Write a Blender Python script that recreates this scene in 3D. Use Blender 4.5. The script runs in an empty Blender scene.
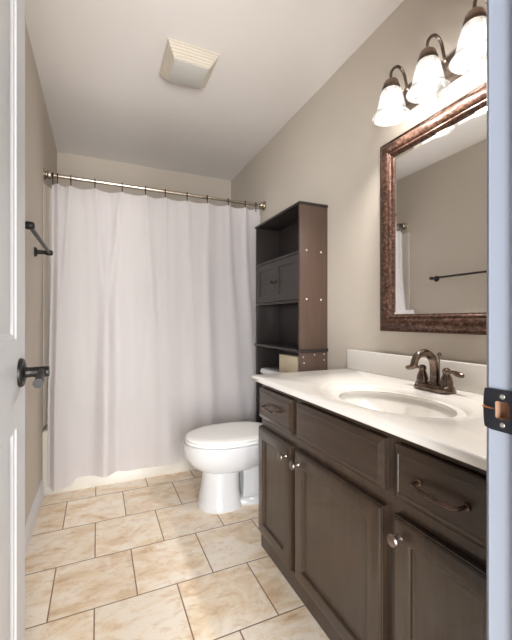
import bpy, bmesh, math, random
from mathutils import Vector, Matrix
random.seed(7)
PI = math.pi
S = bpy.context.scene
COL = S.collection

# ------------------------------------------------------------------ camera, world, lights, exposure
cam_d = bpy.data.cameras.new('camera')
cam_d.sensor_fit = 'HORIZONTAL'
cam_d.sensor_width = 36.0
cam_d.lens = 36.0 * 355.0 / 512.0
cam_d.clip_start = 0.02
cam = bpy.data.objects.new('camera', cam_d)
COL.objects.link(cam)
cam.location = (0, 0, 1.05)
cam.rotation_euler = (PI / 2, 0, -math.radians(24.0))
S.camera = cam

W = bpy.data.worlds.new('world')
S.world = W
W.use_nodes = True
W.node_tree.nodes['Background'].inputs[0].default_value = (0.88, 0.93, 1.0, 1)
W.node_tree.nodes['Background'].inputs[1].default_value = 0.12

def area(name, loc, rot, size, sizey, power, color):
    l = bpy.data.lights.new(name, 'AREA')
    l.shape = 'RECTANGLE'; l.size = size; l.size_y = sizey; l.energy = power; l.color = color
    o = bpy.data.objects.new(name, l); COL.objects.link(o)
    o.location = loc; o.rotation_euler = rot
    return o
def aimed(name, loc, target, size, sizey, power, color):
    q = (Vector(loc) - Vector(target)).to_track_quat('Z', 'Y').to_euler()
    return area(name, loc, q, size, sizey, power, color)
# added fill lights in the unseen hall, standing for invented windows and floor bounce
aimed('hall_fill_light', (0.35, -4.5, 2.1), (0.35, 2.0, 0.9), 1.4, 1.0, 250, (1.0, 0.985, 0.97))
aimed('hall_side_fill_light', (-1.6, -3.2, 1.5), (0.7, 1.8, 1.2), 1.2, 1.6, 205, (0.95, 0.97, 1.0))
aimed('hall_low_fill', (0.2, -3.2, 0.15), (0.3, 2.8, 2.44), 1.8, 1.4, 235, (1.0, 0.98, 0.96))  # added low fill, aimed up to brighten the ceiling
aimed('hall_side_low_fill', (-1.5, -2.2, 0.2), (1.0, 2.2, 1.9), 1.4, 1.2, 95, (1.0, 0.985, 0.97))

S.view_settings.view_transform = 'Standard'
S.view_settings.look = 'None'
S.view_settings.exposure = 0.16
S.view_settings.gamma = 1.0
S.view_settings.use_curve_mapping = False
LAMP_EMIT = 1.45
LAMP_POWER = 14.0
LAMP_COLOR = (1.0, 0.96, 0.91)

# ------------------------------------------------------------------ materials
def srgb(r, g, b):
    def f(v):
        v /= 255.0
        return v / 12.92 if v <= 0.04045 else ((v + 0.055) / 1.055) ** 2.4
    return (f(r), f(g), f(b), 1)

class NT:
    def __init__(s, name):
        s.m = bpy.data.materials.new(name); s.m.use_nodes = True
        s.t = s.m.node_tree; s.n = s.t.nodes; s.l = s.t.links
        s.b = s.n['Principled BSDF']; s.out = s.n['Material Output']
        s.tc = s.n.new('ShaderNodeTexCoord')
    def node(s, t, **kw):
        n = s.n.new(t)
        for k, v in kw.items(): setattr(n, k, v)
        return n
    def noise(s, scale, detail=4, rough=0.5, vec=None, dist=0.0):
        n = s.n.new('ShaderNodeTexNoise')
        n.inputs['Scale'].default_value = scale; n.inputs['Detail'].default_value = detail
        n.inputs['Roughness'].default_value = rough; n.inputs['Distortion'].default_value = dist
        s.l.new(vec if vec else s.tc.outputs['Object'], n.inputs['Vector'])
        return n
    def ramp(s, src, stops):
        r = s.n.new('ShaderNodeValToRGB')
        e = r.color_ramp.elements
        while len(e) < len(stops): e.new(0.5)
        for i, (p, c) in enumerate(stops):
            e[i].position = p; e[i].color = c
        s.l.new(src, r.inputs[0])
        return r
    def mix(s, fac, a, b, mode='MIX'):
        m = s.n.new('ShaderNodeMix'); m.data_type = 'RGBA'; m.blend_type = mode
        for inp, v in ((m.inputs[0], fac), (m.inputs[6], a), (m.inputs[7], b)):
            if hasattr(v, 'is_output'): s.l.new(v, inp)
            else: inp.default_value = v
        return m.outputs[2]
    def bump(s, height, strength=0.1, dist=0.002, invert=False):
        b = s.n.new('ShaderNodeBump'); b.inputs['Strength'].default_value = strength
        b.inputs['Distance'].default_value = dist; b.invert = invert
        s.l.new(height, b.inputs['Height']); s.l.new(b.outputs[0], s.b.inputs['Normal'])
    def base(s, v):
        if hasattr(v, 'is_output'): s.l.new(v, s.b.inputs['Base Color'])
        else: s.b.inputs['Base Color'].default_value = v
    def pr(s, rough=0.5, metal=0.0, spec=0.5, coat=0.0):
        s.b.inputs['Roughness'].default_value = rough; s.b.inputs['Metallic'].default_value = metal
        s.b.inputs['Specular IOR Level'].default_value = spec; s.b.inputs['Coat Weight'].default_value = coat

def vary(name, col, amt=0.06, scale=6, rough=0.5, metal=0.0, spec=0.5, bump=0.0, bscale=200, coat=0.0):
    t = NT(name)
    n = t.noise(scale, 4)
    c2 = tuple(min(1, v * (1 + amt)) for v in col[:3]) + (1,)
    c1 = tuple(v * (1 - amt) for v in col[:3]) + (1,)
    t.base(t.ramp(n.outputs[0], [(0.3, c1), (0.7, c2)]).outputs[0])
    t.pr(rough, metal, spec, coat)
    if bump:
        t.bump(t.noise(bscale, 2).outputs[0], bump, 0.001)
    return t.m

M = {}
M['wall'] = vary('wall_paint', srgb(202, 193, 181), 0.02, 2, 0.75, spec=0.25, bump=0.12, bscale=160)
M['ceiling'] = vary('ceiling_paint', srgb(238, 234, 231), 0.015, 2, 0.9, spec=0.1, bump=0.1, bscale=120)
M['trim'] = vary('white_trim_paint', srgb(216, 217, 220), 0.01, 3, 0.38, spec=0.45)
M['jamb'] = vary('shaded_doorway_paint', srgb(158, 165, 179), 0.01, 3, 0.4, spec=0.4)  # blue-grey instead of white: cool shade put into the paint colour
M['door'] = vary('white_door_paint', srgb(206, 207, 210), 0.01, 3, 0.4, spec=0.45)
M['ceramic'] = vary('white_ceramic', srgb(208, 208, 209), 0.01, 3, 0.12, spec=0.5, coat=0.3)
M['tub'] = vary('tub_enamel', srgb(206, 200, 190), 0.01, 3, 0.2, spec=0.5)
M['seat'] = vary('toilet_seat_plastic', srgb(238, 237, 234), 0.01, 3, 0.22, spec=0.5)
M['counter'] = vary('cultured_marble', srgb(230, 226, 220), 0.012, 5, 0.16, spec=0.5, coat=0.2)
M['vent'] = vary('cream_vent_plastic', srgb(214, 206, 192), 0.01, 4, 0.5)
M['lens'] = vary('frosted_lens_plastic', srgb(205, 203, 198), 0.01, 4, 0.35)
M['black'] = vary('black_bronze', srgb(17, 15, 14), 0.2, 25, 0.42, 0.1)
M['dark'] = vary('dark_gap', srgb(16, 14, 13), 0.1, 5, 0.8)
M['nickel'] = vary('brushed_nickel', srgb(190, 180, 166), 0.05, 40, 0.26, 1.0)
M['pewter'] = vary('pewter_knob', srgb(140, 129, 123), 0.1, 40, 0.38, 1.0)
M['silver'] = vary('screw_steel', srgb(200, 196, 190), 0.05, 40, 0.35, 1.0)
M['capdot'] = vary('screw_cover_cap', srgb(205, 196, 188), 0.02, 40, 0.5)
M['box'] = vary('tan_board', srgb(196, 182, 156), 0.08, 14, 0.8, spec=0.2)
M['plate'] = vary('dark_plate_bronze', srgb(52, 53, 60), 0.1, 25, 0.3, 0.6)
M['copper'] = vary('copper_highlight', srgb(205, 140, 95), 0.1, 40, 0.35, 1.0)  # colour of the glint painted along the strike plate lip
M['raw'] = vary('raw_jamb_wood', srgb(178, 140, 112), 0.1, 30, 0.8)

def bronze(name, lo, mid, hi, scale, rough, metal=0.85):
    t = NT(name)
    n = t.noise(scale, 6, 0.6)
    t.base(t.ramp(n.outputs[0], [(0.32, lo), (0.52, mid), (0.72, hi)]).outputs[0])
    t.pr(rough, metal)
    return t.m
M['bronze'] = bronze('oil_rubbed_bronze', srgb(78, 66, 59), srgb(122, 106, 96), srgb(168, 148, 134), 22, 0.18, 0.95)
M['pull'] = bronze('bronze_pull', srgb(70, 56, 50), srgb(104, 86, 76), srgb(150, 118, 98), 30, 0.32, 0.9)
M['lampmetal'] = bronze('brushed_bronze_lamp', srgb(84, 73, 66), srgb(104, 92, 84), srgb(130, 117, 107), 18, 0.36, 0.75)
M['mframe'] = bronze('mottled_copper_frame', srgb(50, 33, 27), srgb(92, 66, 55), srgb(150, 118, 102), 75, 0.3, 0.5)

def wood(name, c1, c2, rough, vert=True, coat=0.0):
    t = NT(name)
    mp = t.node('ShaderNodeMapping')
    mp.inputs['Scale'].default_value = (30, 30, 2.2) if vert else (30, 2.2, 30)
    t.l.new(t.tc.outputs['Object'], mp.inputs[0])
    n = t.noise(2.0, 6, 0.6, mp.outputs[0])
    t.base(t.ramp(n.outputs[0], [(0.3, c1), (0.7, c2)]).outputs[0])
    t.pr(rough, 0, 0.5, coat)
    t.bump(n.outputs[0], 0.05, 0.001)
    return t.m
M['espresso'] = wood('espresso_wood', srgb(40, 30, 23), srgb(62, 47, 36), 0.3, True, 0.25)
M['espresso_h'] = wood('espresso_wood_flat_grain', srgb(40, 30, 23), srgb(62, 47, 36), 0.3, False, 0.25)
M['etagere_side'] = wood('brown_laminate', srgb(76, 59, 50), srgb(86, 67, 57), 0.36)
M['etagere'] = wood('dark_laminate', srgb(38, 33, 31), srgb(46, 40, 38), 0.34)

# floor tile
t = NT('travertine_tile')
mp = t.node('ShaderNodeMapping'); mp.inputs['Location'].default_value = (0.012 + 0.15, -1.12 + 3.0, 0)
t.l.new(t.tc.outputs['Object'], mp.inputs[0])
br = t.node('ShaderNodeTexBrick'); br.offset = 0.5; br.offset_frequency = 2; br.squash = 1.0
for k, v in (('Scale', 1.0), ('Mortar Size', 0.0026), ('Mortar Smooth', 0.15), ('Bias', 0.0), ('Brick Width', 0.3), ('Row Height', 0.3)):
    br.inputs[k].default_value = v
br.inputs['Color1'].default_value = (0, 0, 0, 1); br.inputs['Color2'].default_value = (1, 1, 1, 1)
br.inputs['Mortar'].default_value = (0.5, 0.5, 0.5, 1)
t.l.new(mp.outputs[0], br.inputs['Vector'])
# shift the veining by a random amount per tile
vm = t.node('ShaderNodeVectorMath', operation='MULTIPLY_ADD')
t.l.new(br.outputs['Color'], vm.inputs[0]); vm.inputs[1].default_value = (4.0, 7.0, 3.0)
t.l.new(t.tc.outputs['Object'], vm.inputs[2])
mpv = t.node('ShaderNodeMapping'); mpv.inputs['Rotation'].default_value = (0, 0, 0.6); mpv.inputs['Scale'].default_value = (0.75, 1.25, 1)
t.l.new(vm.outputs[0], mpv.inputs[0])
n1 = t.noise(6.5, 9, 0.66, mpv.outputs[0], 0.7)
n2 = t.noise(22, 8, 0.72, mpv.outputs[0], 0.6)
c = t.ramp(n1.outputs[0], [(0.28, srgb(216, 184, 148)), (0.42, srgb(242, 221, 192)), (0.54, srgb(254, 242, 225)), (0.8, srgb(255, 250, 240))])
c2 = t.ramp(n2.outputs[0], [(0.36, srgb(224, 200, 174)), (0.50, srgb(255, 255, 255))])
cc = t.mix(0.55, c.outputs[0], c2.outputs[0], 'MULTIPLY')
tint = t.ramp(br.outputs['Color'], [(0.0, srgb(240, 238, 236)), (1.0, srgb(255, 255, 255))])
cc = t.mix(0.7, cc, tint.outputs[0], 'MULTIPLY')
cc = t.mix(br.outputs['Fac'], cc, srgb(138, 110, 84))
t.base(cc); t.pr(0.42, 0, 0.4)
t.bump(br.outputs['Fac'], 0.5, 0.002, True)
M['tile'] = t.m

# cloth
def cloth(name, col, trans):
    t = NT(name)
    w = t.noise(60, 3)
    t.base(t.ramp(w.outputs[0], [(0.3, tuple(v * 0.985 for v in col[:3]) + (1,)), (0.7, col)]).outputs[0])
    t.pr(0.85, 0, 0.15)
    t.b.inputs['Sheen Weight'].default_value = 0.1
    wv = t.noise(900, 1); t.bump(wv.outputs[0], 0.08, 0.0005)
    tr = t.node('ShaderNodeBsdfTranslucent'); tr.inputs[0].default_value = col
    mx = t.node('ShaderNodeMixShader'); mx.inputs[0].default_value = trans
    t.l.new(t.b.outputs[0], mx.inputs[1]); t.l.new(tr.outputs[0], mx.inputs[2])
    t.l.new(mx.outputs[0], t.out.inputs[0])
    return t.m
M['curtain'] = cloth('white_curtain_cloth', srgb(238, 234, 234), 0.18)
M['liner'] = cloth('cream_liner', srgb(238, 232, 224), 0.25)

# mirror glass with faint smudges
t = NT('mirror_glass')
n = t.noise(40, 6, 0.7)
t.base((0.95, 0.955, 0.95, 1)); t.pr(0.02, 1.0)
t.l.new(t.ramp(n.outputs[0], [(0.6, (0.015, 0.015, 0.015, 1)), (0.75, (0.09, 0.09, 0.09, 1))]).outputs[0], t.b.inputs['Roughness'])
M['mirror'] = t.m

# lamp shade: alabaster glass giving off light
t = NT('lit_alabaster_glass')
n = t.noise(16, 4, 0.55, None, 1.2)
rc = t.ramp(n.outputs[0], [(0.34, (0.40, 0.37, 0.33, 1)), (0.52, (1.0, 0.95, 0.88, 1))])
t.base((0.9, 0.88, 0.84, 1)); t.pr(0.25)
em = t.node('ShaderNodeEmission'); em.inputs[1].default_value = LAMP_EMIT
t.l.new(rc.outputs[0], em.inputs[0])
gl = t.node('ShaderNodeBsdfGlossy'); gl.inputs['Roughness'].default_value = 0.2
trp = t.node('ShaderNodeBsdfTransparent')
mx = t.node('ShaderNodeMixShader'); mx.inputs[0].default_value = 0.27
t.l.new(em.outputs[0], mx.inputs[1]); t.l.new(trp.outputs[0], mx.inputs[2])
fr = t.node('ShaderNodeFresnel'); fr.inputs[0].default_value = 1.3
mx2 = t.node('ShaderNodeMixShader'); t.l.new(fr.outputs[0], mx2.inputs[0])
t.l.new(mx.outputs[0], mx2.inputs[1]); t.l.new(gl.outputs[0], mx2.inputs[2])
t.l.new(mx2.outputs[0], t.out.inputs[0])
M['shade'] = t.m

# ------------------------------------------------------------------ mesh helpers
def new(): return bmesh.new()

def box(bm, x0, x1, y0, y1, z0, z1, bev=0.0, seg=2):
    vs = [bm.verts.new((x, y, z)) for x in (x0, x1) for y in (y0, y1) for z in (z0, z1)]
    F = [(0, 1, 3, 2), (4, 6, 7, 5), (0, 4, 5, 1), (2, 3, 7, 6), (0, 2, 6, 4), (1, 5, 7, 3)]
    fs = [bm.faces.new([vs[i] for i in f]) for f in F]
    if bev:
        es = list({e for f in fs for e in f.edges})
        bmesh.ops.bevel(bm, geom=es, offset=bev, segments=seg, profile=0.5, affect='EDGES')

def loft(bm, rings, cap0=True, cap1=True, closed=True):
    R = [[bm.verts.new(p) for p in r] for r in rings]
    n = len(R[0])
    for a, b in zip(R, R[1:]):
        for i in range(n if closed else n - 1):
            j = (i + 1) % n
            bm.faces.new((a[i], a[j], b[j], b[i]))
    if cap0: bm.faces.new(list(reversed(R[0])))
    if cap1: bm.faces.new(R[-1])
    return R

def frame_of(d):
    d = Vector(d).normalized()
    u = d.orthogonal().normalized()
    return u, d.cross(u)

def tube(bm, pts, r, seg=12, caps=True):
    pts = [Vector(p) for p in pts]
    rs = r if isinstance(r, (list, tuple)) else [r] * len(pts)
    rings = []; u = None
    for i, p in enumerate(pts):
        d = (pts[min(i + 1, len(pts) - 1)] - pts[max(i - 1, 0)]).normalized()
        if u is None: u = d.orthogonal().normalized()
        u = (u - d * u.dot(d)).normalized()
        v = d.cross(u)
        rings.append([p + (u * math.cos(2 * PI * k / seg) + v * math.sin(2 * PI * k / seg)) * rs[i] for k in range(seg)])
    loft(bm, rings, caps, caps)

def lathe(bm, prof, origin, axis=(0, 0, 1), seg=24, cap0=True, cap1=True):
    """prof: list of (radius, height along axis)"""
    o = Vector(origin); a = Vector(axis).normalized(); u, v = frame_of(a)
    rings = [[o + a * h + (u * math.cos(2 * PI * k / seg) + v * math.sin(2 * PI * k / seg)) * max(r, 1e-4) for k in range(seg)] for r, h in prof]
    loft(bm, rings, cap0, cap1)

def smoothpts(pts, n=8):
    """Catmull-Rom through pts"""
    P = [Vector(p) for p in pts]; out = []
    for i in range(len(P) - 1):
        p0 = P[max(i - 1, 0)]; p1 = P[i]; p2 = P[i + 1]; p3 = P[min(i + 2, len(P) - 1)]
        for k in range(n):
            s = k / n
            out.append(0.5 * ((2 * p1) + (p2 - p0) * s + (2 * p0 - 5 * p1 + 4 * p2 - p3) * s * s + (3 * p1 - p0 - 3 * p2 + p3) * s ** 3))
    out.append(P[-1])
    return out

def obj(name, bm, mat, parent=None, smooth=True, angle=35):
    bmesh.ops.recalc_face_normals(bm, faces=bm.faces[:])
    me = bpy.data.meshes.new(name); bm.to_mesh(me); bm.free()
    me.materials.append(mat)
    if smooth:
        for p in me.polygons: p.use_smooth = True
        me.set_sharp_from_angle(angle=math.radians(angle))
    o = bpy.data.objects.new(name, me); COL.objects.link(o)
    if parent:
        o.parent = parent
        # geometry is written in world coordinates: undo the parent chain's offset
        off = Vector(); p = parent
        while p: off += p.location; p = p.parent
        me.transform(Matrix.Translation(-off))
    return o

def thing(name, label, cat, loc=(0, 0, 0), group=None):
    o = bpy.data.objects.new(name, None); COL.objects.link(o)
    o.location = loc; o.empty_display_size = 0.1
    return tag(o, label, cat, group)

def tag(o, label, cat, group=None):
    o['label'] = label; o['category'] = cat
    if group: o['group'] = group
    return o

def struct(o, label, cat):
    o['kind'] = 'structure'; o['label'] = label; o['category'] = cat
    return o

# ------------------------------------------------------------------ room dimensions
XL, XR, YB, YF, H = -0.308, 1.2156, 3.345, 0.328, 2.44
JX0, JX1, YH = -0.20, 0.51, 0.195          # door opening and hall side of its wall

bm = new(); box(bm, XL - 0.3, XR + 0.1, -1.0, YB + 0.1, -0.1, 0.0)
struct(obj('floor', bm, M['tile'], None, False), 'beige travertine look tile floor laid in running bond', 'floor')
bm = new(); box(bm, XL - 0.1, XR + 0.1, YH, YB + 0.1, H, H + 0.1)
struct(obj('ceiling', bm, M['ceiling'], None, False), 'flat off white painted ceiling', 'ceiling')
bm = new(); box(bm, XL - 0.1, XL, YH, YB + 0.1, 0, H)
struct(obj('wall_left', bm, M['wall'], None, False), 'greige wall with the black towel bar', 'wall')
bm = new(); box(bm, XR, XR + 0.1, YH, YB + 0.1, 0, H)
struct(obj('wall_right', bm, M['wall'], None, False), 'greige wall behind the mirror and vanity', 'wall')
bm = new(); box(bm, XL, XR, YB, YB + 0.1, 0, H)
struct(obj('wall_back', bm, M['wall'], None, False), 'greige wall above the shower curtain', 'wall')
bm = new()
box(bm, XL, JX0 - 0.018, YH, YF, 0, H); box(bm, JX1 + 0.018, XR, YH, YF, 0, H); box(bm, JX0 - 0.018, JX1 + 0.018, YH, YF, 2.058, H)
struct(obj('wall_front', bm, M['wall'], None, False), 'greige wall holding the doorway', 'wall')

def baseboard(name, pts, label):
    """pts: (x,y) start/end on the wall face and the inward normal"""
    (x0, y0), (x1, y1), (nx, ny) = pts
    prof = [(0, 0), (0.014, 0), (0.014, 0.065), (0.011, 0.078), (0.006, 0.086), (0.004, 0.096), (0, 0.098)]
    bm = new()
    loft(bm, [[(x + nx * d, y + ny * d, z) for d, z in prof] for x, y in ((x0, y0), (x1, y1))])
    return struct(obj(name, bm, M['trim'], None, True, 25), label, 'baseboard')
baseboard('baseboard_left', ((XL, YF + 0.012), (XL, 2.452), (1, 0)), 'white baseboard along the wall with the towel bar')
baseboard('baseboard_right', ((XR, 1.515), (XR, 2.452), (-1, 0)), 'white baseboard behind the toilet')

# door frame: jambs, stops, casing (one trim object), strike plate as its part
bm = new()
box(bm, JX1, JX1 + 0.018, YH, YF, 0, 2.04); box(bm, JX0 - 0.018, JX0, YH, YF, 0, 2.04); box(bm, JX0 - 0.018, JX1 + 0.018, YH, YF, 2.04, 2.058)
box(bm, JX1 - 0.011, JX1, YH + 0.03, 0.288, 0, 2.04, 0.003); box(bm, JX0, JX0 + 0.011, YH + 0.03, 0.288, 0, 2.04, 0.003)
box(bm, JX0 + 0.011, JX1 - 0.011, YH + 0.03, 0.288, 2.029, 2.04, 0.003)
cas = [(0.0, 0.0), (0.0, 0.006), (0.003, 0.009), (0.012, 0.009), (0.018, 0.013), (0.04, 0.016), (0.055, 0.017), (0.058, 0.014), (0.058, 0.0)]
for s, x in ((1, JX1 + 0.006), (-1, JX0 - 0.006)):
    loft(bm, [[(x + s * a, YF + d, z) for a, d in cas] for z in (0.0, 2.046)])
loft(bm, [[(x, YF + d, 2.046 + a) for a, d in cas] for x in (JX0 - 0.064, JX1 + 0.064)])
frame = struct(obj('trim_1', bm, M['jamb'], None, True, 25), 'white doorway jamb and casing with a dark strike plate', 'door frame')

ZS = 0.925
bm = new()
# plate as a strip grid with a D shaped hole; lip curls round the jamb edge towards the room
yo0, yo1 = 0.291, YF
hz, hy0, hy1 = 0.0125, 0.2965, 0.318
def plate_pt(y, z, off=0.0):
    return (JX1 - 0.0016 - off, y, z)
outer = [(yo0, ZS - 0.029), (yo1 - 0.006, ZS - 0.029)] + \
        [(yo1 + 0.004 - 0.010 * math.cos(a) * 0 + 0.004 * math.sin(a), ZS - 0.029 * math.cos(a * 1.0)) for a in [PI * k / 10 for k in range(1, 10)]] + \
        [(yo1 - 0.006, ZS + 0.029), (yo0, ZS + 0.029)]
inner = [(hy0 + .002, ZS - hz * .72), (hy0 + .005, ZS - hz)] + [(hy1 - .005 + 0.005 * math.sin(a), ZS - hz * (1 - .25 * (1 - math.cos(a))) if a < PI / 2 else ZS + hz * (1 - .25 * (1 + math.cos(a)))) for a in [PI * k / 10 for k in range(0, 11)]][1:10] + [(hy0 + .005, ZS + hz), (hy0 + .002, ZS + hz * .72)]
def px_of(y):
    d = max(0.0, y - (YF - 0.004))
    return JX1 - 0.0015 - 0.0 + d * 0.25
rings = []
for th_ in (0.0, 0.0016):
    rings.append(([bm.verts.new((px_of(y) - 0.0 + (-th_), y, z)) for y, z in outer], [bm.verts.new((px_of(y) - th_, y, z)) for y, z in inner]))
n = len(outer)
for (o_, i_) in rings:
    for k in range(n):
        j = (k + 1) % n
        bm.faces.new((o_[k], o_[j], i_[j], i_[k]))
for w_ in (0, 1):
    a, b = rings[0][w_], rings[1][w_]
    for k in range(n):
        j = (k + 1) % n
        bm.faces.new((a[k], a[j], b[j], b[k]))
sp = obj('strike_plate', bm, M['plate'], frame, True, 30); sp['label'] = 'black bronze strike plate with two screws'
for dz in (-0.0195, 0.0195):
    bm = new(); lathe(bm, [(0.0036, 0), (0.0036, 0.0006), (0.003, 0.0014), (0.0016, 0.0014), (0.0012, 0.0003)], (JX1 - 0.003, 0.3075 - 0.0, ZS + dz), (-1, 0, 0), 16)
    obj('screw', bm, M['silver'], sp)
# the latch pocket: cut into the jamb and lined with raw wood
bm = new(); box(bm, JX1 - 0.001, JX1 + 0.016, hy0 - .001, hy1 + .0015, ZS - hz - .001, ZS + hz + .001)
bmesh.ops.recalc_face_normals(bm, faces=bm.faces[:])
cme = bpy.data.meshes.new('pocket_cut'); bm.to_mesh(cme); bm.free()
cut = bpy.data.objects.new('pocket_cut', cme); COL.objects.link(cut)
mod = frame.modifiers.new('pocket', 'BOOLEAN'); mod.operation = 'DIFFERENCE'; mod.object = cut; mod.solver = 'EXACT'; mod.use_self = True
dg = bpy.context.evaluated_depsgraph_get()
nm_ = bpy.data.meshes.new_from_object(frame.evaluated_get(dg))
frame.modifiers.clear(); frame.data = nm_
for p in nm_.polygons: p.use_smooth = False
bpy.data.objects.remove(cut)
bm = new()
a_, b_, c_, d_, e_, f_ = JX1 + .0002, JX1 + .0155, hy0 - .0008, hy1 + .0012, ZS - hz - .0008, ZS + hz + .0008
for q4 in (((b_, c_, e_), (b_, d_, e_), (b_, d_, f_), (b_, c_, f_)), ((a_, c_, e_), (b_, c_, e_), (b_, c_, f_), (a_, c_, f_)), ((a_, d_, e_), (b_, d_, e_), (b_, d_, f_), (a_, d_, f_)),
           ((a_, c_, e_), (b_, c_, e_), (b_, d_, e_), (a_, d_, e_)), ((a_, c_, f_), (b_, c_, f_), (b_, d_, f_), (a_, d_, f_))):
    bm.faces.new([bm.verts.new(p) for p in q4])
obj('latch_pocket', bm, M['raw'], sp, False)
bm = new(); tube(bm, [(JX1 - 0.0035, 0.3185, ZS + 0.001), (JX1 - 0.003, 0.324, ZS + 0.001), (JX1 - 0.0035, 0.334, ZS + 0.002)], [0.0006, 0.0012, 0.002], 8)
obj('lip_highlight', bm, M['copper'], sp)  # bright highlight of the lip, built as a copper-coloured tube

# ------------------------------------------------------------------ open door
DX0, DX1, DY0, DY1 = JX0, -0.165, 0.345, 1.036
bm = new()
cols = [(DY0 + 0.1, (DY0 + DY1) / 2 - 0.05), ((DY0 + DY1) / 2 + 0.05, DY1 - 0.1)]
rows = [(0.24, 0.81), (1.005, 1.91)]
ys = sorted({DY0, DY1, *[v for c_ in cols for v in c_]}); zs = sorted({0.012, 2.03, *[v for r_ in rows for v in r_]})
for X, s in ((DX1, 1), (DX0, -1)):
    for i in range(len(ys) - 1):
        for j in range(len(zs) - 1):
            a, b, c_, d = ys[i], ys[i + 1], zs[j], zs[j + 1]
            if (a, b) in cols and (c_, d) in rows:
                prof = [(0, 0), (0.004, 0.003), (0.010, 0.0045), (0.016, 0.009), (0.022, 0.009), (0.050, 0.003), (0.055, 0.0025)]
                loft(bm, [[(X - s * dep, a + t_, c_ + t_), (X - s * dep, b - t_, c_ + t_), (X - s * dep, b - t_, d - t_), (X - s * dep, a + t_, d - t_)] for t_, dep in prof], False, True)
            else:
                bm.faces.new([bm.verts.new(p) for p in ((X, a, c_), (X, b, c_), (X, b, d), (X, a, d))])
for p4 in (((DX0, DY0, .012), (DX1, DY0, .012), (DX1, DY0, 2.03), (DX0, DY0, 2.03)), ((DX0, DY1, .012), (DX1, DY1, .012), (DX1, DY1, 2.03), (DX0, DY1, 2.03)),
           ((DX0, DY0, .012), (DX1, DY0, .012), (DX1, DY1, .012), (DX0, DY1, .012)), ((DX0, DY0, 2.03), (DX1, DY0, 2.03), (DX1, DY1, 2.03), (DX0, DY1, 2.03))):
    bm.faces.new([bm.verts.new(p) for p in p4])
bmesh.ops.remove_doubles(bm, verts=bm.verts[:], dist=1e-5)
door = struct(obj('door_1', bm, M['door'], None, True, 20), 'white panelled door standing open with a black lever', 'door')
ky, kz = 0.972, 0.928
bm = new(); lathe(bm, [(0.0335, 0), (0.0335, 0.004), (0.031, 0.008), (0.026, 0.0095), (0.022, 0.0085), (0.019, 0.010), (0.015, 0.012)], (DX1, ky, kz), (1, 0, 0), 32)
dh = obj('door_handle', bm, M['black'], door)
bm = new(); lathe(bm, [(0.0155, 0.008), (0.0125, 0.014), (0.0115, 0.024), (0.0125, 0.03), (0.0125, 0.055), (0.0115, 0.059)], (DX1, ky, kz), (1, 0, 0), 24)
lv = smoothpts([(DX1 + 0.045, ky - 0.002, kz), (DX1 + 0.046, ky - 0.025, kz - 0.002), (DX1 + 0.047, ky - 0.05, kz - 0.007), (DX1 + 0.048, ky - 0.075, kz - 0.012), (DX1 + 0.048, ky - 0.088, kz - 0.014)], 6)
tube(bm, lv, [0.010 - 0.0015 * min(1, i / 6) + 0.002 * max(0, (i - 12) / 12) for i in range(len(lv))], 16)
obj('lever', bm, M['black'], dh)

# ------------------------------------------------------------------ bathtub
TY0, TZ = 2.456, 0.385
def rrect(x0, x1, y0, y1, z, r, n=6):
    pts = []
    for cx_, cy_, a0 in ((x1 - r, y1 - r, 0), (x0 + r, y1 - r, PI / 2), (x0 + r, y0 + r, PI), (x1 - r, y0 + r, 3 * PI / 2)):
        for k in range(n + 1):
            a = a0 + PI / 2 * k / n
            pts.append((cx_ + r * math.cos(a), cy_ + r * math.sin(a), z))
    return pts
bm = new()
x0, x1, y0, y1 = XL + 0.002, XR - 0.002, TY0, YB - 0.002
loft(bm, [rrect(x0, x1, y0, y1, 0.0, 0.006), rrect(x0, x1, y0, y1, 0.03, 0.006), rrect(x0, x1, y0 + 0.006, y1, 0.05, 0.006), rrect(x0, x1, y0 + 0.006, y1, TZ - 0.05, 0.006), rrect(x0, x1, y0, y1, TZ - 0.035, 0.006), rrect(x0, x1, y0, y1, TZ - 0.008, 0.008),
          rrect(x0 + 0.008, x1 - 0.008, y0 + 0.008, y1 - 0.008, TZ, 0.01), rrect(x0 + 0.09, x1 - 0.09, y0 + 0.075, y1 - 0.06, TZ, 0.16),
          rrect(x0 + 0.1, x1 - 0.1, y0 + 0.085, y1 - 0.07, TZ - 0.01, 0.16), rrect(x0 + 0.13, x1 - 0.2, y0 + 0.12, y1 - 0.1, 0.12, 0.16), rrect(x0 + 0.2, x1 - 0.28, y0 + 0.18, y1 - 0.16, 0.07, 0.14)], False, True)
tag(obj('bathtub', bm, M['tub'], None, True, 40), 'white alcove bathtub mostly hidden behind the white curtain', 'bathtub')

# ------------------------------------------------------------------ curtain rod, hooks, curtain, liner
RY, RZ = 2.56, 1.960
rod = thing('shower_curtain_rod', 'brushed nickel curtain rod spanning between the side walls', 'curtain rod', (XL, RY, RZ))
bm = new(); tube(bm, [(XL + 0.02, RY, RZ), (0.72, RY, RZ), (0.722, RY, RZ), (XR - 0.02, RY, RZ)], [0.0125, 0.0125, 0.0105, 0.0105], 20)
obj('rod', bm, M['nickel'], rod)
for x, a in ((XL + 0.0005, 1), (XR - 0.0005, -1)):
    bm = new(); lathe(bm, [(0.036, 0), (0.036, 0.006), (0.032, 0.010), (0.022, 0.014), (0.026, 0.022), (0.027, 0.032), (0.022, 0.042), (0.0135, 0.046)], (x, RY, RZ), (a, 0, 0), 28)
    obj('flange', bm, M['nickel'], rod)

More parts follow.
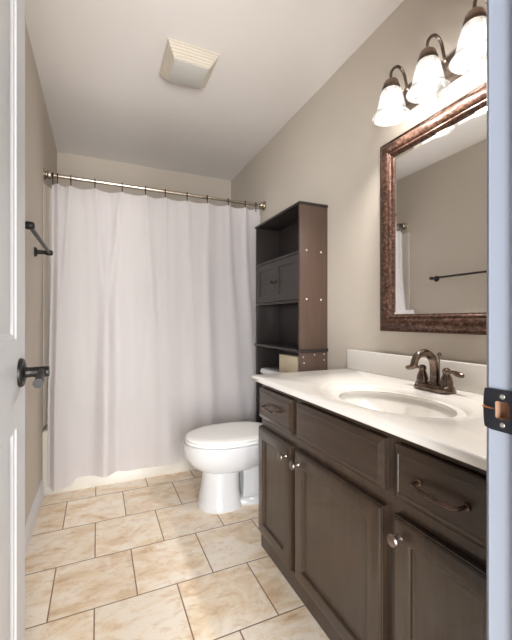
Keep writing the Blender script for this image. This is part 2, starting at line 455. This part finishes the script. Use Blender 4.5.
ringx = [-0.258, -0.232, -0.158, -0.018, 0.149, 0.300, 0.434, 0.590, 0.741, 0.906, 1.046, 1.135]
ordn = ['first', 'second', 'third', 'fourth', 'fifth', 'sixth', 'seventh', 'eighth', 'ninth', 'tenth', 'eleventh', 'twelfth']
bm = new()
pts = [(0, 0.0150 * math.cos(a), 0.0150 * math.sin(a)) for a in [PI * 1.5 - 2 * PI * 0.86 * k / 20 + 0.0 for k in range(21)]]
hp = [(0, 0.004, -0.058), (0, -0.004, -0.060), (0, -0.009, -0.050), (0, -0.010, -0.035)] + [(0, 0.0155 * math.sin(a), 0.0155 * math.cos(a)) for a in [-2.4 + 4.6 * k / 14 for k in range(15)]]
tube(bm, smoothpts(hp, 3), 0.0033, 8)
bmesh.ops.translate(bm, verts=bm.verts[:], vec=(0, 0, 0))
hook0 = obj('curtain_hook', bm, M['black'])
for i, x in enumerate(ringx):
    hk = hook0 if i == 0 else hook0.copy()
    if i: COL.objects.link(hk)
    hk.location = (x, RY, RZ)
    tag(hk, 'black curtain hook on the rod, %s counting from the left wall' % ordn[i], 'curtain hook', 'black hooks along the curtain rod')

def gauss(d, s): return math.exp(-(d / s) ** 2)
def curtain_y(x, v):
    # v: 0 at the top edge, 1 at the hem
    y = 2.553 - 0.142 * min(1.0, max(0.0, v - 0.18) / 0.57) ** 1.2
    f = 0.0
    # long soft folds that start at the hooks and drift as they fall
    for xc, dr, am, sg in ((-0.168, -0.03, -0.012, 0.022), (-0.10, 0.02, 0.010, 0.04), (-0.01, 0.06, -0.014, 0.03), (0.07, 0.035, 0.010, 0.045), (0.14, -0.07, -0.014, 0.028),
                           (0.20, 0.02, -0.009, 0.05), (0.305, 0.05, -0.012, 0.03), (0.37, 0.02, 0.008, 0.05), (0.44, -0.015, -0.009, 0.028),
                           (0.54, 0.03, 0.007, 0.05), (0.60, 0.01, -0.008, 0.03), (0.75, -0.02, -0.008, 0.03), (0.82, 0.0, 0.008, 0.05), (0.91, 0.02, -0.010, 0.03), (1.045, 0.01, -0.012, 0.03)):
        c_ = xc + dr * min(1, v * 2.2) - 0.01 * v
        f += am * gauss(x - c_, sg * (0.5 + 1.1 * min(1, v * 1.5))) * (0.55 + 0.75 * min(1, v * 1.4))
    f *= 1.9
    f += 0.005 * math.sin(x * 21 + 1.0 + 1.3 * v) * v + 0.0022 * math.sin(x * 47 + 2.5 * v) * (0.3 + v)
    # bunched pleats near the left wall
    f += -0.016 * gauss(x + 0.226, 0.013) + 0.010 * gauss(x + 0.254, 0.010) + 0.006 * gauss(x + 0.20, 0.02) * v
    # scallops between hooks near the top
    top = math.exp(-v * 16)
    for a, b in zip(ringx[1:], ringx[2:]):
        if a <= x < b:
            f += 0.012 * top * math.sin(PI * (x - a) / (b - a))
    return y + f
def curtain_z(x, v):
    top = 1.905 + 0.018 * max(0, (x + 0.3)) / 1.45
    for a, b in zip(ringx[1:], ringx[2:]):
        if a <= x < b: top -= 0.007 * math.sin(PI * (x - a) / (b - a)) * math.exp(-v * 10)
    e = max(0.0, min(1.0, (-0.115 - x) / 0.02))
    hem = 0.086 - 0.036 * e + 0.003 * math.sin(x * 9)
    if x < -0.245: hem += 0.012
    return top + (hem - top) * v
bm = new()
NX, NV = 300, 90
rows_ = []
for j in range(NV + 1):
    v = j / NV; r_ = []
    for i in range(NX + 1):
        x = -0.265 + (1.168 + 0.265) * i / NX
        e = max(0.0, min(1.0, (-0.19 - x) / 0.03))
        r_.append((x - 0.008 * v * (1 - i / NX), curtain_y(x, v), curtain_z(x, v)))
    rows_.append(r_)
loft(bm, rows_, False, False, False)
bmesh.ops.solidify(bm, geom=bm.faces[:], thickness=0.0015)
tag(obj('shower_curtain', bm, M['curtain'], None, True, 80), 'white cloth shower curtain hanging outside the tub', 'shower curtain')
bm = new()
rows_ = []
for j in range(31):
    v = j / 30
    r_ = []
    for i in range(201):
        x = -0.3045 + 0.03 * i / 40 if i < 40 else -0.2745 + (1.19 + 0.2745) * (i - 40) / 160
        r_.append((x, 2.585 + 0.03 * min(1, v / 0.6) - (0.085 + 0.03 * min(1, v / 0.6)) * math.exp(-((x + 0.3045) / 0.017) ** 2) + 0.003 * math.sin(max(0, i - 40) * 0.5), 1.885 + (0.40 - 1.885) * v))
    rows_.append(r_)
loft(bm, rows_, False, False, False)
bmesh.ops.solidify(bm, geom=bm.faces[:], thickness=0.001)
tag(obj('curtain_liner', bm, M['liner'], None, True, 80), 'cream liner peeking out behind the curtain beside the towel bar wall', 'shower liner')

# ------------------------------------------------------------------ towel bar on the left wall
tb = thing('towel_bar', 'black towel bar on the left wall between door and curtain', 'towel bar', (XL, 1.9, 1.413))
bm = new(); tube(bm, [(-0.24, 1.592, 1.413), (-0.24, 2.214, 1.413)], 0.0085, 16); obj('bar', bm, M['black'], tb)
for y in (1.60, 2.205):
    bm = new()
    lathe(bm, [(0.026, 0.0005), (0.026, 0.006), (0.020, 0.011), (0.012, 0.014), (0.0105, 0.04), (0.012, 0.052), (0.015, 0.058), (0.015, 0.078), (0.011, 0.084), (0.004, 0.086)], (XL, y, 1.413), (1, 0, 0), 24)
    obj('post', bm, M['black'], tb)

# ------------------------------------------------------------------ exhaust fan cover
fan = thing('exhaust_fan_cover', 'square cream vent cover with stepped louvres on the ceiling', 'vent', (0.45, 1.92, H))
bm = new()
cx_, cy_ = 0.4485, 1.915
hx, hy = 0.134, 0.142
def sq(dx, dy, z): return [(cx_ - dx, cy_ - dy, z), (cx_ + dx, cy_ - dy, z), (cx_ + dx, cy_ + dy, z), (cx_ - dx, cy_ + dy, z)]
rg = [sq(hx, hy, H - 0.0005), sq(hx, hy, H - 0.006)]
for k in range(5):
    s_ = k / 5; s2 = (k + 1) / 5; z = H - 0.006 - 0.048 * s_
    a = (hx - 0.038 * s_, hy - 0.048 * s_); b = (hx - 0.038 * s2, hy - 0.048 * s2)
    rg += [sq(a[0] - 0.006, a[1] - 0.006, z - 0.0008), sq(a[0] - 0.006, a[1] - 0.006, z - 0.004), sq(b[0], b[1], z - 0.0085)]
loft(bm, rg, True, True)
obj('louvre_frame', bm, M['vent'], fan, False)
bm = new(); box(bm, cx_ - 0.09, cx_ + 0.09, cy_ - 0.089, cy_ + 0.089, H - 0.0585, H - 0.0535, 0.0015)
lz = obj('centre_panel', bm, M['lens'], fan); lz['label'] = 'flat grey centre panel'

# ------------------------------------------------------------------ toilet
TCY = 1.955
toilet = thing('toilet', 'white two piece toilet with closed lid beside the vanity', 'toilet', (0.85, TCY, 0))
def oval(xf, xb, ay, z, e=2.0, n=48, cx=None):
    """egg outline: round towards the front (low x), squarer towards the back"""
    c_ = (xf + xb) / 2 if cx is None else cx
    pts = []
    for k in range(n):
        a = 2 * PI * k / n
        ca, sa = math.cos(a), math.sin(a)
        ee = e if ca > 0 else 2.0
        px_ = (xb - c_) * abs(ca) ** (2 / ee) if ca > 0 else -(c_ - xf) * abs(ca) ** (2 / ee)
        pts.append((c_ + px_, TCY + ay * math.copysign(abs(sa) ** (2 / ee), sa), z))
    return pts
bm = new()
loft(bm, [oval(.514, .755, .124, 0, 3.2), oval(.513, .755, .125, .010, 3.2), oval(.519, .75, .119, .025, 3.2), oval(.531, .745, .108, .10, 3), oval(.542, .745, .099, .175, 3), oval(.543, .75, .098, .202, 3),
          oval(.526, .86, .118, .208, 2.8), oval(.490, .92, .145, .228, 2.6), oval(.460, .955, .166, .260, 2.4), oval(.442, .975, .178, .294, 2.4), oval(.435, .985, .184, .328, 2.4), oval(.433, .985, .186, .352, 2.4), oval(.435, .985, .184, .360, 2.4), oval(.443, .98, .176, .3645, 2.4)])
# trapway and rear support
loft(bm, [[(x, TCY + w * math.copysign(abs(math.cos(a)) ** .7, math.cos(a)), zc + hh * math.copysign(abs(math.sin(a)) ** .7, math.sin(a))) for a in [2 * PI * k / 24 for k in range(24)]]
          for x, w, zc, hh in ((.76, .078, .13, .125), (.84, .088, .125, .12), (.92, .098, .155, .15), (1.0, .102, .175, .17), (1.1, .10, .175, .17), (1.13, .095, .175, .16))])
loft(bm, [oval(.66, 1.10, .104, 0.0, 4), oval(.66, 1.10, .106, .012, 4), oval(.66, 1.095, .098, .028, 4), oval(.67, 1.09, .088, .036, 4)])
loft(bm, [rrect(.93, 1.185, TCY - .11, TCY + .11, z, .03) for z in (.30, .345, .3635)])
obj('bowl', bm, M['ceramic'], toilet, True, 50)
bm = new()
loft(bm, [oval(0.451, .955, .174, .367, 2.5), oval(0.443, .96, .181, .370, 2.5), oval(0.443, .96, .181, .380, 2.5), oval(0.448, .955, .177, .3835, 2.5)])
obj('seat', bm, M['seat'], toilet, True, 50)
bm = new()
loft(bm, [oval(0.454, .955, .172, .3875, 2.5), oval(0.446, .96, .179, .390, 2.5), oval(0.447, .96, .178, .397, 2.5), oval(0.457, .95, .169, .402, 2.5), oval(0.491, .92, .137, .405, 2.4), oval(.6, .84, .07, .4065, 2.2)])
sl = obj('seat_lid', bm, M['seat'], toilet, True, 50)
for s_ in (-1, 1):
    bm = new(); box(bm, .945, .985, TCY + s_ * .075 - .02, TCY + s_ * .075 + .02, .3655, .398, .008, 3)
    obj('hinge', bm, M['seat'], toilet)
bm = new()
loft(bm, [rrect(1.03, 1.185, TCY - .18, TCY + .18, .365, .04), rrect(1.01, 1.19, TCY - .205, TCY + .205, .40, .045), rrect(1.003, 1.192, TCY - .209, TCY + .213, .55, .045), rrect(1.0, 1.193, TCY - .210, TCY + .215, .698, .045)])
obj('tank', bm, M['ceramic'], toilet, True, 50)
bm = new()
loft(bm, [rrect(.988, 1.195, TCY - .215, TCY + .221, .6985, .05), rrect(.984, 1.197, TCY - .218, TCY + .224, .704, .05), rrect(.984, 1.197, TCY - .218, TCY + .224, .718, .05), rrect(.992, 1.19, TCY - .219, TCY + .219, .728, .045), rrect(1.01, 1.175, TCY - .2, TCY + .2, .731, .04)])
obj('tank_lid', bm, M['ceramic'], toilet, True, 50)
bm = new()
lathe(bm, [(.012, 0), (.012, .006), (.007, .01), (.007, .02)], (1.001, TCY - .15, .64), (-1, 0, 0), 16)
tube(bm, [(.986, TCY - .15, .64), (.984, TCY - .11, .636), (.986, TCY - .07, .63)], [.006, .006, .008], 10)
obj('flush_lever', bm, M['nickel'], toilet)
bm = new(); box(bm, 1.04, 1.14, 1.756, 1.978, .7315, .836, .002)
tag(obj('tan_box', bm, M['box']), 'small tan box sitting on the toilet tank lid', 'box')

# ------------------------------------------------------------------ over-toilet storage cabinet
CX0, CX1, CY0, CY1 = 1.028, 1.2135, 1.708, 2.312
cab = thing('storage_cabinet', 'tall dark brown shelf cabinet standing over the toilet', 'cabinet', (1.12, 2.02, 0))
Lm = M['etagere']
for y0_, y1_, nm in ((CY0, CY0 + .016, 'side_panel'), (CY1 - .016, CY1, 'side_panel')):
    bm = new(); box(bm, CX0, CX1, y0_, y1_, 0.003, .868, .001); box(bm, CX0, CX1, y0_, y1_, .885, 1.699, .001)
    o = obj(nm, bm, M['etagere_side'] if y0_ == CY0 else Lm, cab)  # far panel darker: its shade is put into the laminate colour
    if y0_ == CY0:
        for xs_, z_ in ((1.072, 1.443), (1.168, 1.438), (1.072, 1.168), (1.168, 1.166), (1.05, .842), (1.055, .808), (1.125, .853), (1.19, .853), (1.19, .82)):
            bm = new(); lathe(bm, [(.0055 if z_ > 1 else .004, 0), (.0055 if z_ > 1 else .004, .001), (.004 if z_ > 1 else .003, .0018)], (xs_, CY0, z_), (0, -1, 0), 14)
            d_ = obj('screw_cap', bm, M['capdot'], o)
bm = new(); box(bm, CX0 - .006, CX1, CY0 - .006, CY1 + .006, 1.699, 1.713, .002); obj('top_panel', bm, Lm, cab)
bm = new(); box(bm, CX0 - .008, CX1, CY0 - .008, CY1 + .008, .868, .885, .002); obj('shelf', bm, Lm, cab)
for z in (1.426, 1.150):
    bm = new(); box(bm, CX0, CX1 - .008, CY0 + .016, CY1 - .016, z, z + .014, .001); obj('shelf', bm, Lm, cab)
bm = new(); box(bm, CX1 - .008, CX1, CY0 + .016, CY1 - .016, .885, 1.699); box(bm, CX1 - .008, CX1, CY0 + .016, CY1 - .016, .755, .868)
obj('back_panel', bm, Lm, cab, False)

def panel_door(bm, x0, x1, y0, y1, z0, z1, st, dep, lip, edge=((0, .002), (.002, 0))):
    """front faces -X: frame and recessed flat panel with a moulded lip"""
    prof = list(edge) + [(st, 0), (st + lip * .4, dep * .35), (st + lip * .5, dep * .8), (st + lip, dep)]
    rg = [[(x1, y0, z0), (x1, y1, z0), (x1, y1, z1), (x1, y0, z1)]]
    rg += [[(x0 + d, y0 + t_, z0 + t_), (x0 + d, y1 - t_, z0 + t_), (x0 + d, y1 - t_, z1 - t_), (x0 + d, y0 + t_, z1 - t_)] for t_, d in prof]
    loft(bm, rg, True, True)
for a, b, ky_ in ((CY0 + .0175, 2.0145, 1.985), (2.0175, CY1 - .0175, 2.045)):
    bm = new(); panel_door(bm, CX0 + .001, CX0 + .016, a, b, 1.1665, 1.4235, .04, .007, .006)
    d_ = obj('door', bm, Lm, cab, True, 25)
    bm = new(); lathe(bm, [(.006, 0), (.005, .006), (.005, .012), (.011, .016), (.012, .021), (.008, .026), (.002, .0275)], (CX0 + .001, ky_, 1.295), (-1, 0, 0), 18)
    obj('knob', bm, M['pull'], d_)

# ------------------------------------------------------------------ vanity
VX0, VY0, VY1 = .695, .352, 1.500
van = thing('vanity_cabinet', 'dark brown vanity cabinet with doors and drawers under the sink', 'vanity cabinet', (.95, .92, 0))
bm = new()
FR = M['espresso']
xb_ = XR - .003
# carcass: sides, back, bottom, face frame
box(bm, VX0 + .018, xb_, VY1 - .016, VY1, .0, .7705); box(bm, VX0 + .018, xb_, VY0, VY0 + .016, 0, .7705)
box(bm, xb_ - .008, xb_, VY0 + .016, VY1 - .016, 0, .7705); box(bm, VX0 + .018, xb_ - .008, VY0 + .016, VY1 - .016, .085, .1)
box(bm, VX0, VX0 + .018, VY0, VY1, 0, .075, .001); box(bm, VX0 + .0042, VX0 + .018, VY0, VY1, .075, .1)
box(bm, VX0 + .004, VX0 + .018, VY0, VY1, .742, .7705, .001); box(bm, VX0 + .004, VX0 + .018, VY0, VY1, .555, .62, .001)
for a, b in ((VY0, .39), (.67, .725), (1.145, 1.205), (1.48, VY1)):
    box(bm, VX0 + .0042, VX0 + .018, a, b, .1, .742, .001)
obj('body', bm, FR, van, False)

def pull(parent, y, z):
    bm = new()
    L = .058
    for s_ in (-1, 1):
        lathe(bm, [(.0085, 0), (.008, .002), (.005, .004)], (.6745, y + s_ * L, z), (-1, 0, 0), 14)
    path = smoothpts([(.6735, y - L, z), (.660, y - L, z), (.650, y - L + .002, z - .001), (.6455, y - L + .010, z - .002), (.6445, y - L + .03, z - .003), (.6435, y, z - .003), (.6445, y + L - .03, z - .003), (.6455, y + L - .010, z - .002), (.650, y + L - .002, z - .001), (.660, y + L, z), (.6735, y + L, z)], 5)
    tube(bm, path, [.0040 + .0012 * math.sin(PI * i / (len(path) - 1)) for i in range(len(path))], 12)
    return obj('handle', bm, M['pull'], parent)
def knob(parent, y, z):
    bm = new()
    lathe(bm, [(.009, 0), (.0075, .003), (.0055, .007), (.0055, .014), (.011, .018), (.0150, .021), (.0158, .0245), (.013, .0285), (.006, .0305), (.001, .031)], (.6745, y, z), (-1, 0, 0), 22)
    return obj('knob', bm, M['pewter'], parent)
def drawer_front(name, y0, y1, z0, z1):
    bm = new()
    prof = [(0, .009), (.003, .007), (.012, .0035), (.016, .0005), (.019, 0), (.0205, .0016), (.0225, .0016)]
    rg = [[(VX0 + .0035, y0, z0), (VX0 + .0035, y1, z0), (VX0 + .0035, y1, z1), (VX0 + .0035, y0, z1)]]
    rg += [[(.6745 + d, y0 + t_, z0 + t_), (.6745 + d, y1 - t_, z0 + t_), (.6745 + d, y1 - t_, z1 - t_), (.6745 + d, y0 + t_, z1 - t_)] for t_, d in prof]
    loft(bm, rg, True, True)
    return obj(name, bm, M['espresso_h'], van, True, 18)
def vdoor(y0, y1, z0, z1):
    bm = new(); panel_door(bm, .6745, VX0 + .0035, y0, y1, z0, z1, .05, .011, .012, ((0, .008), (.003, .007), (.0035, .0045), (.008, .0012), (.012, 0)))
    return obj('door', bm, FR, van, True, 18)
d1 = drawer_front('drawer', 1.185, 1.494, .606, .740); d1['label'] = 'drawer at the toilet end'
pull(d1, 1.338, .676)
drawer_front('false_drawer_front', .710, 1.160, .606, .740)
d2 = drawer_front('drawer', .392, .676, .606, .740); d2['label'] = 'drawer at the doorway end'
pull(d2, .536, .676)
a = vdoor(1.198, 1.497, .078, .562); knob(a, 1.228, .516)
a = vdoor(.715, 1.165, .078, .562); knob(a, 1.135, .516)
a = vdoor(.392, .676, .078, .562); knob(a, .650, .516)

# countertop with moulded basin
ct = thing('vanity_countertop', 'white moulded countertop with an oval basin on the dark vanity', 'countertop', (.93, .91, .772))
bm = new()
KX0, KX1, KY0, KY1, KZ0, KZ1 = .650, XR - .002, .350, 1.512, .772, .796
SX, SY = .905, .905
N = 96
def orect(mx0, mx1, my0, my1, z):
    pts = []
    for k in range(N):
        a = 2 * PI * k / N
        dx, dy = math.cos(a), math.sin(a)
        tx = ((mx1 - SX) if dx > 0 else (mx0 - SX)) / dx if abs(dx) > 1e-9 else 1e9
        ty = ((my1 - SY) if dy > 0 else (my0 - SY)) / dy if abs(dy) > 1e-9 else 1e9
        t_ = min(tx, ty)
        pts.append([SX + dx * t_, SY + dy * t_, z])
    for (cx1, cy1) in ((mx0, my0), (mx0, my1), (mx1, my0), (mx1, my1)):
        b = min(range(N), key=lambda i: (pts[i][0] - cx1) ** 2 + (pts[i][1] - cy1) ** 2)
        pts[b][0], pts[b][1] = cx1, cy1
    return [tuple(p) for p in pts]
def oell(ax, ay, z): return [(SX + ax * math.cos(2 * PI * k / N), SY + ay * math.sin(2 * PI * k / N), z) for k in range(N)]
def oell2(ax, ay, z, ang_match=True):
    pts = []
    for k in range(N):
        a = 2 * PI * k / N
        r = 1 / math.sqrt((math.cos(a) / ax) ** 2 + (math.sin(a) / ay) ** 2)
        pts.append((SX + r * math.cos(a), SY + r * math.sin(a), z))
    return pts
rg = [oell2(.15, .21, KZ0), orect(KX0 + .003, KX1, KY0, KY1 - .003, KZ0), orect(KX0, KX1, KY0, KY1, KZ0 + .003), orect(KX0, KX1, KY0, KY1, KZ1 - .006), orect(KX0 + .0018, KX1, KY0, KY1 - .0018, KZ1 - .0018), orect(KX0 + .006, KX1, KY0, KY1 - .006, KZ1),
      oell2(.214, .300, KZ1), oell2(.208, .294, KZ1 - .0022), oell2(.200, .284, KZ1 - .0045), oell2(.186, .264, KZ1 - .0065), oell2(.175, .250, KZ1 - .011), oell2(.167, .238, KZ1 - .021), oell2(.157, .224, KZ1 - .042),
      oell2(.140, .200, KZ1 - .070), oell2(.112, .162, KZ1 - .098), oell2(.078, .112, KZ1 - .116), oell2(.045, .06, KZ1 - .126), oell2(.02, .02, KZ1 - .130)]
loft(bm, rg, False, True)
# underside of the bowl
rg = [oell2(.15, .21, KZ0), oell2(.165, .232, KZ1 - .047), oell2(.148, .21, KZ1 - .08), oell2(.118, .17, KZ1 - .109), oell2(.02, .02, KZ1 - .14)]
loft(bm, rg, False, True)
obj('counter', bm, M['counter'], ct, True, 62)
bm = new(); box(bm, XR - .022, XR - .002, KY0, KY1 - .004, KZ1, .898, .004, 3)
obj('backsplash', bm, M['counter'], ct)
bm = new(); lathe(bm, [(.024, 0), (.024, .002), (.018, .003), (.016, .001), (.002, .001)], (SX, SY, KZ1 - .1305), (0, 0, 1), 24)
obj('drain', bm, M['bronze'], ct)

# faucet
FX, FY, FZ = 1.122, .920, KZ1
fa = thing('faucet', 'bronze two handle gooseneck faucet on the white countertop', 'faucet', (FX, FY, FZ))
bm = new()
def stad(hx_, hy_, z, n=10):
    pts = []
    for s_, a0 in ((1, 0), (-1, PI)):
        for k in range(n + 1):
            a = a0 + PI * k / n
            pts.append((FX + hx_ * math.cos(a), FY + s_ * (hy_ - hx_) + hx_ * math.sin(a), z))
    return pts
loft(bm, [stad(.030, .082, FZ + .0002), stad(.030, .082, FZ + .006), stad(.026, .078, FZ + .010), stad(.025, .077, FZ + .017), stad(.020, .072, FZ + .021)])
obj('base', bm, M['bronze'], fa, True, 40)
bm = new()
cp = smoothpts([(FX + .002, FY, FZ + .018), (FX + .004, FY, FZ + .05), (FX, FY, FZ + .09), (FX - .016, FY, FZ + .120), (FX - .044, FY, FZ + .136), (FX - .074, FY, FZ + .132), (FX - .094, FY, FZ + .114), (FX - .101, FY, FZ + .090)], 6)
rr = [.0185 - .006 * min(1, i / 26) for i in range(len(cp))]
tube(bm, cp, rr, 18)
lathe(bm, [(.0125, 0), (.0138, .003), (.0138, .009), (.0125, .012)], (FX - .101, FY, FZ + .0865), (0, 0, 1), 18)
lathe(bm, [(.023, .016), (.021, .024), (.0185, .028)], (FX + .002, FY, FZ), (0, 0, 1), 20)
obj('spout', bm, M['bronze'], fa, True, 40)
bm = new(); lathe(bm, [(.003, 0), (.003, .10), (.0075, .104), (.0085, .110), (.005, .116), (.001, .117)], (FX + .026, FY, FZ + .018), (0, 0, 1), 12)
obj('lift_rod', bm, M['bronze'], fa)
for s_ in (-1, 1):
    y = FY + s_ * .051
    bm = new()
    lathe(bm, [(.022, .016), (.0225, .022), (.0205, .026), (.021, .034), (.0185, .046), (.014, .058), (.0115, .064), (.0135, .068), (.0145, .074), (.012, .081), (.006, .085), (.001, .086)], (FX, y, FZ), (0, 0, 1), 20)
    h_ = obj('handle', bm, M['bronze'], fa)
    bm = new()
    lp = smoothpts([(FX, y + s_ * .008, FZ + .074), (FX - .004, y + s_ * .03, FZ + .073), (FX - .007, y + s_ * .05, FZ + .069), (FX - .009, y + s_ * .068, FZ + .067)], 6)
    tube(bm, lp, [.0058 + .0035 * math.sin(PI * min(1, max(0, (i - 4) / 15))) for i in range(len(lp))], 14)
    obj('lever', bm, M['bronze'], h_)

# ------------------------------------------------------------------ mirror
MY0, MY1, MZ0, MZ1 = .525, 1.277, .999, 1.857
mir = thing('wall_mirror', 'rectangular mirror in a mottled copper brown frame above the sink', 'mirror', (XR, .9, 1.43))
bm = new()
prof = [(0, 0), (0, .012), (.004, .016), (.010, .014), (.013, .015), (.020, .026), (.032, .032), (.046, .029), (.056, .021), (.059, .018), (.062, .021), (.066, .021), (.069, .017), (.072, .013), (.076, .011), (.076, .006)]
loft(bm, [[(XR - .0005 - d, MY0 + t_, MZ0 + t_), (XR - .0005 - d, MY1 - t_, MZ0 + t_), (XR - .0005 - d, MY1 - t_, MZ1 - t_), (XR - .0005 - d, MY0 + t_, MZ1 - t_)] for t_, d in prof], False, False)
obj('frame', bm, M['mframe'], mir, True, 50)
bm = new()
g = .074
loft(bm, [[(x_, MY0 + g + t_, MZ0 + g + t_), (x_, MY1 - g - t_, MZ0 + g + t_), (x_, MY1 - g - t_, MZ1 - g - t_), (x_, MY0 + g + t_, MZ1 - g - t_)] for x_, t_ in ((XR - .001, 0), (XR - .006, 0), (XR - .0085, .02))], True, True)
obj('glass', bm, M['mirror'], mir, False)

# ------------------------------------------------------------------ vanity light
LY, LS = .912, .174
vl = thing('vanity_light', 'three shade bronze vanity light on the wall above the mirror', 'wall lamp', (XR, LY, 2.0))
bm = new()
def bar_ring(hy_, hz_, x):
    return [(x,) + p for p in [(LY + sy * (hy_ - hz_) + hz_ * math.cos(a), 1.998 + hz_ * math.sin(a)) for sy, a0 in ((1, -PI / 2), (-1, PI / 2)) for a in [a0 + PI * k / 12 for k in range(13)]]]
loft(bm, [bar_ring(.258, .056, XR - .0005), bar_ring(.258, .056, XR - .008), bar_ring(.252, .050, XR - .012), bar_ring(.250, .048, XR - .010), bar_ring(.244, .042, XR - .016), bar_ring(.240, .038, XR - .014), bar_ring(.236, .034, XR - .022), bar_ring(.228, .026, XR - .024)])
obj('backplate', bm, M['lampmetal'], vl, True, 30)
for i in range(3):
    y = LY + (1 - i) * LS
    LX = 1.080
    bm = new()
    ap = smoothpts([(XR - .022, y, 1.998), (XR - .045, y, 2.004), (XR - .056, y, 2.035), (XR - .068, y, 2.066), (XR - .092, y, 2.083), (XR - .118, y, 2.072), (LX - .0005, y, 2.045), (LX, y, 2.012)], 6)
    tube(bm, ap, .0058, 12)
    lathe(bm, [(.014, 0), (.014, .004), (.008, .008)], (XR - .023, y, 1.998), (-1, 0, 0), 16)
    arm = obj('arm', bm, M['lampmetal'], vl)
    bm = new(); lathe(bm, [(.008, 2.020), (.013, 2.019), (.024, 2.013), (.029, 2.004), (.030, 1.994), (.034, 1.988), (.035, 1.974)], (LX, y, 0), (0, 0, 1), 28, False, False)
    bmesh.ops.solidify(bm, geom=bm.faces[:], thickness=0.0015)
    obj('shade_cap', bm, M['lampmetal'], vl)
    bm = new()
    pr = [(.030, 1.984), (.034, 1.976), (.041, 1.960), (.046, 1.940), (.050, 1.918), (.055, 1.898), (.062, 1.882), (.072, 1.869)]
    pp = smoothpts([(r, 0, z) for r, z in pr], 4)
    lathe(bm, [(p.x, p.z) for p in pp], (LX, y, 0), (0, 0, 1), 36, False, False)
    bmesh.ops.solidify(bm, geom=bm.faces[:], thickness=0.003)
    obj('lamp_shade', bm, M['shade'], vl, True, 60)
    l = bpy.data.lights.new('bulb_light', 'POINT'); l.energy = LAMP_POWER; l.color = LAMP_COLOR; l.shadow_soft_size = .028
    lo = bpy.data.objects.new('bulb_light', l); COL.objects.link(lo); lo.location = (LX, y, 1.926)
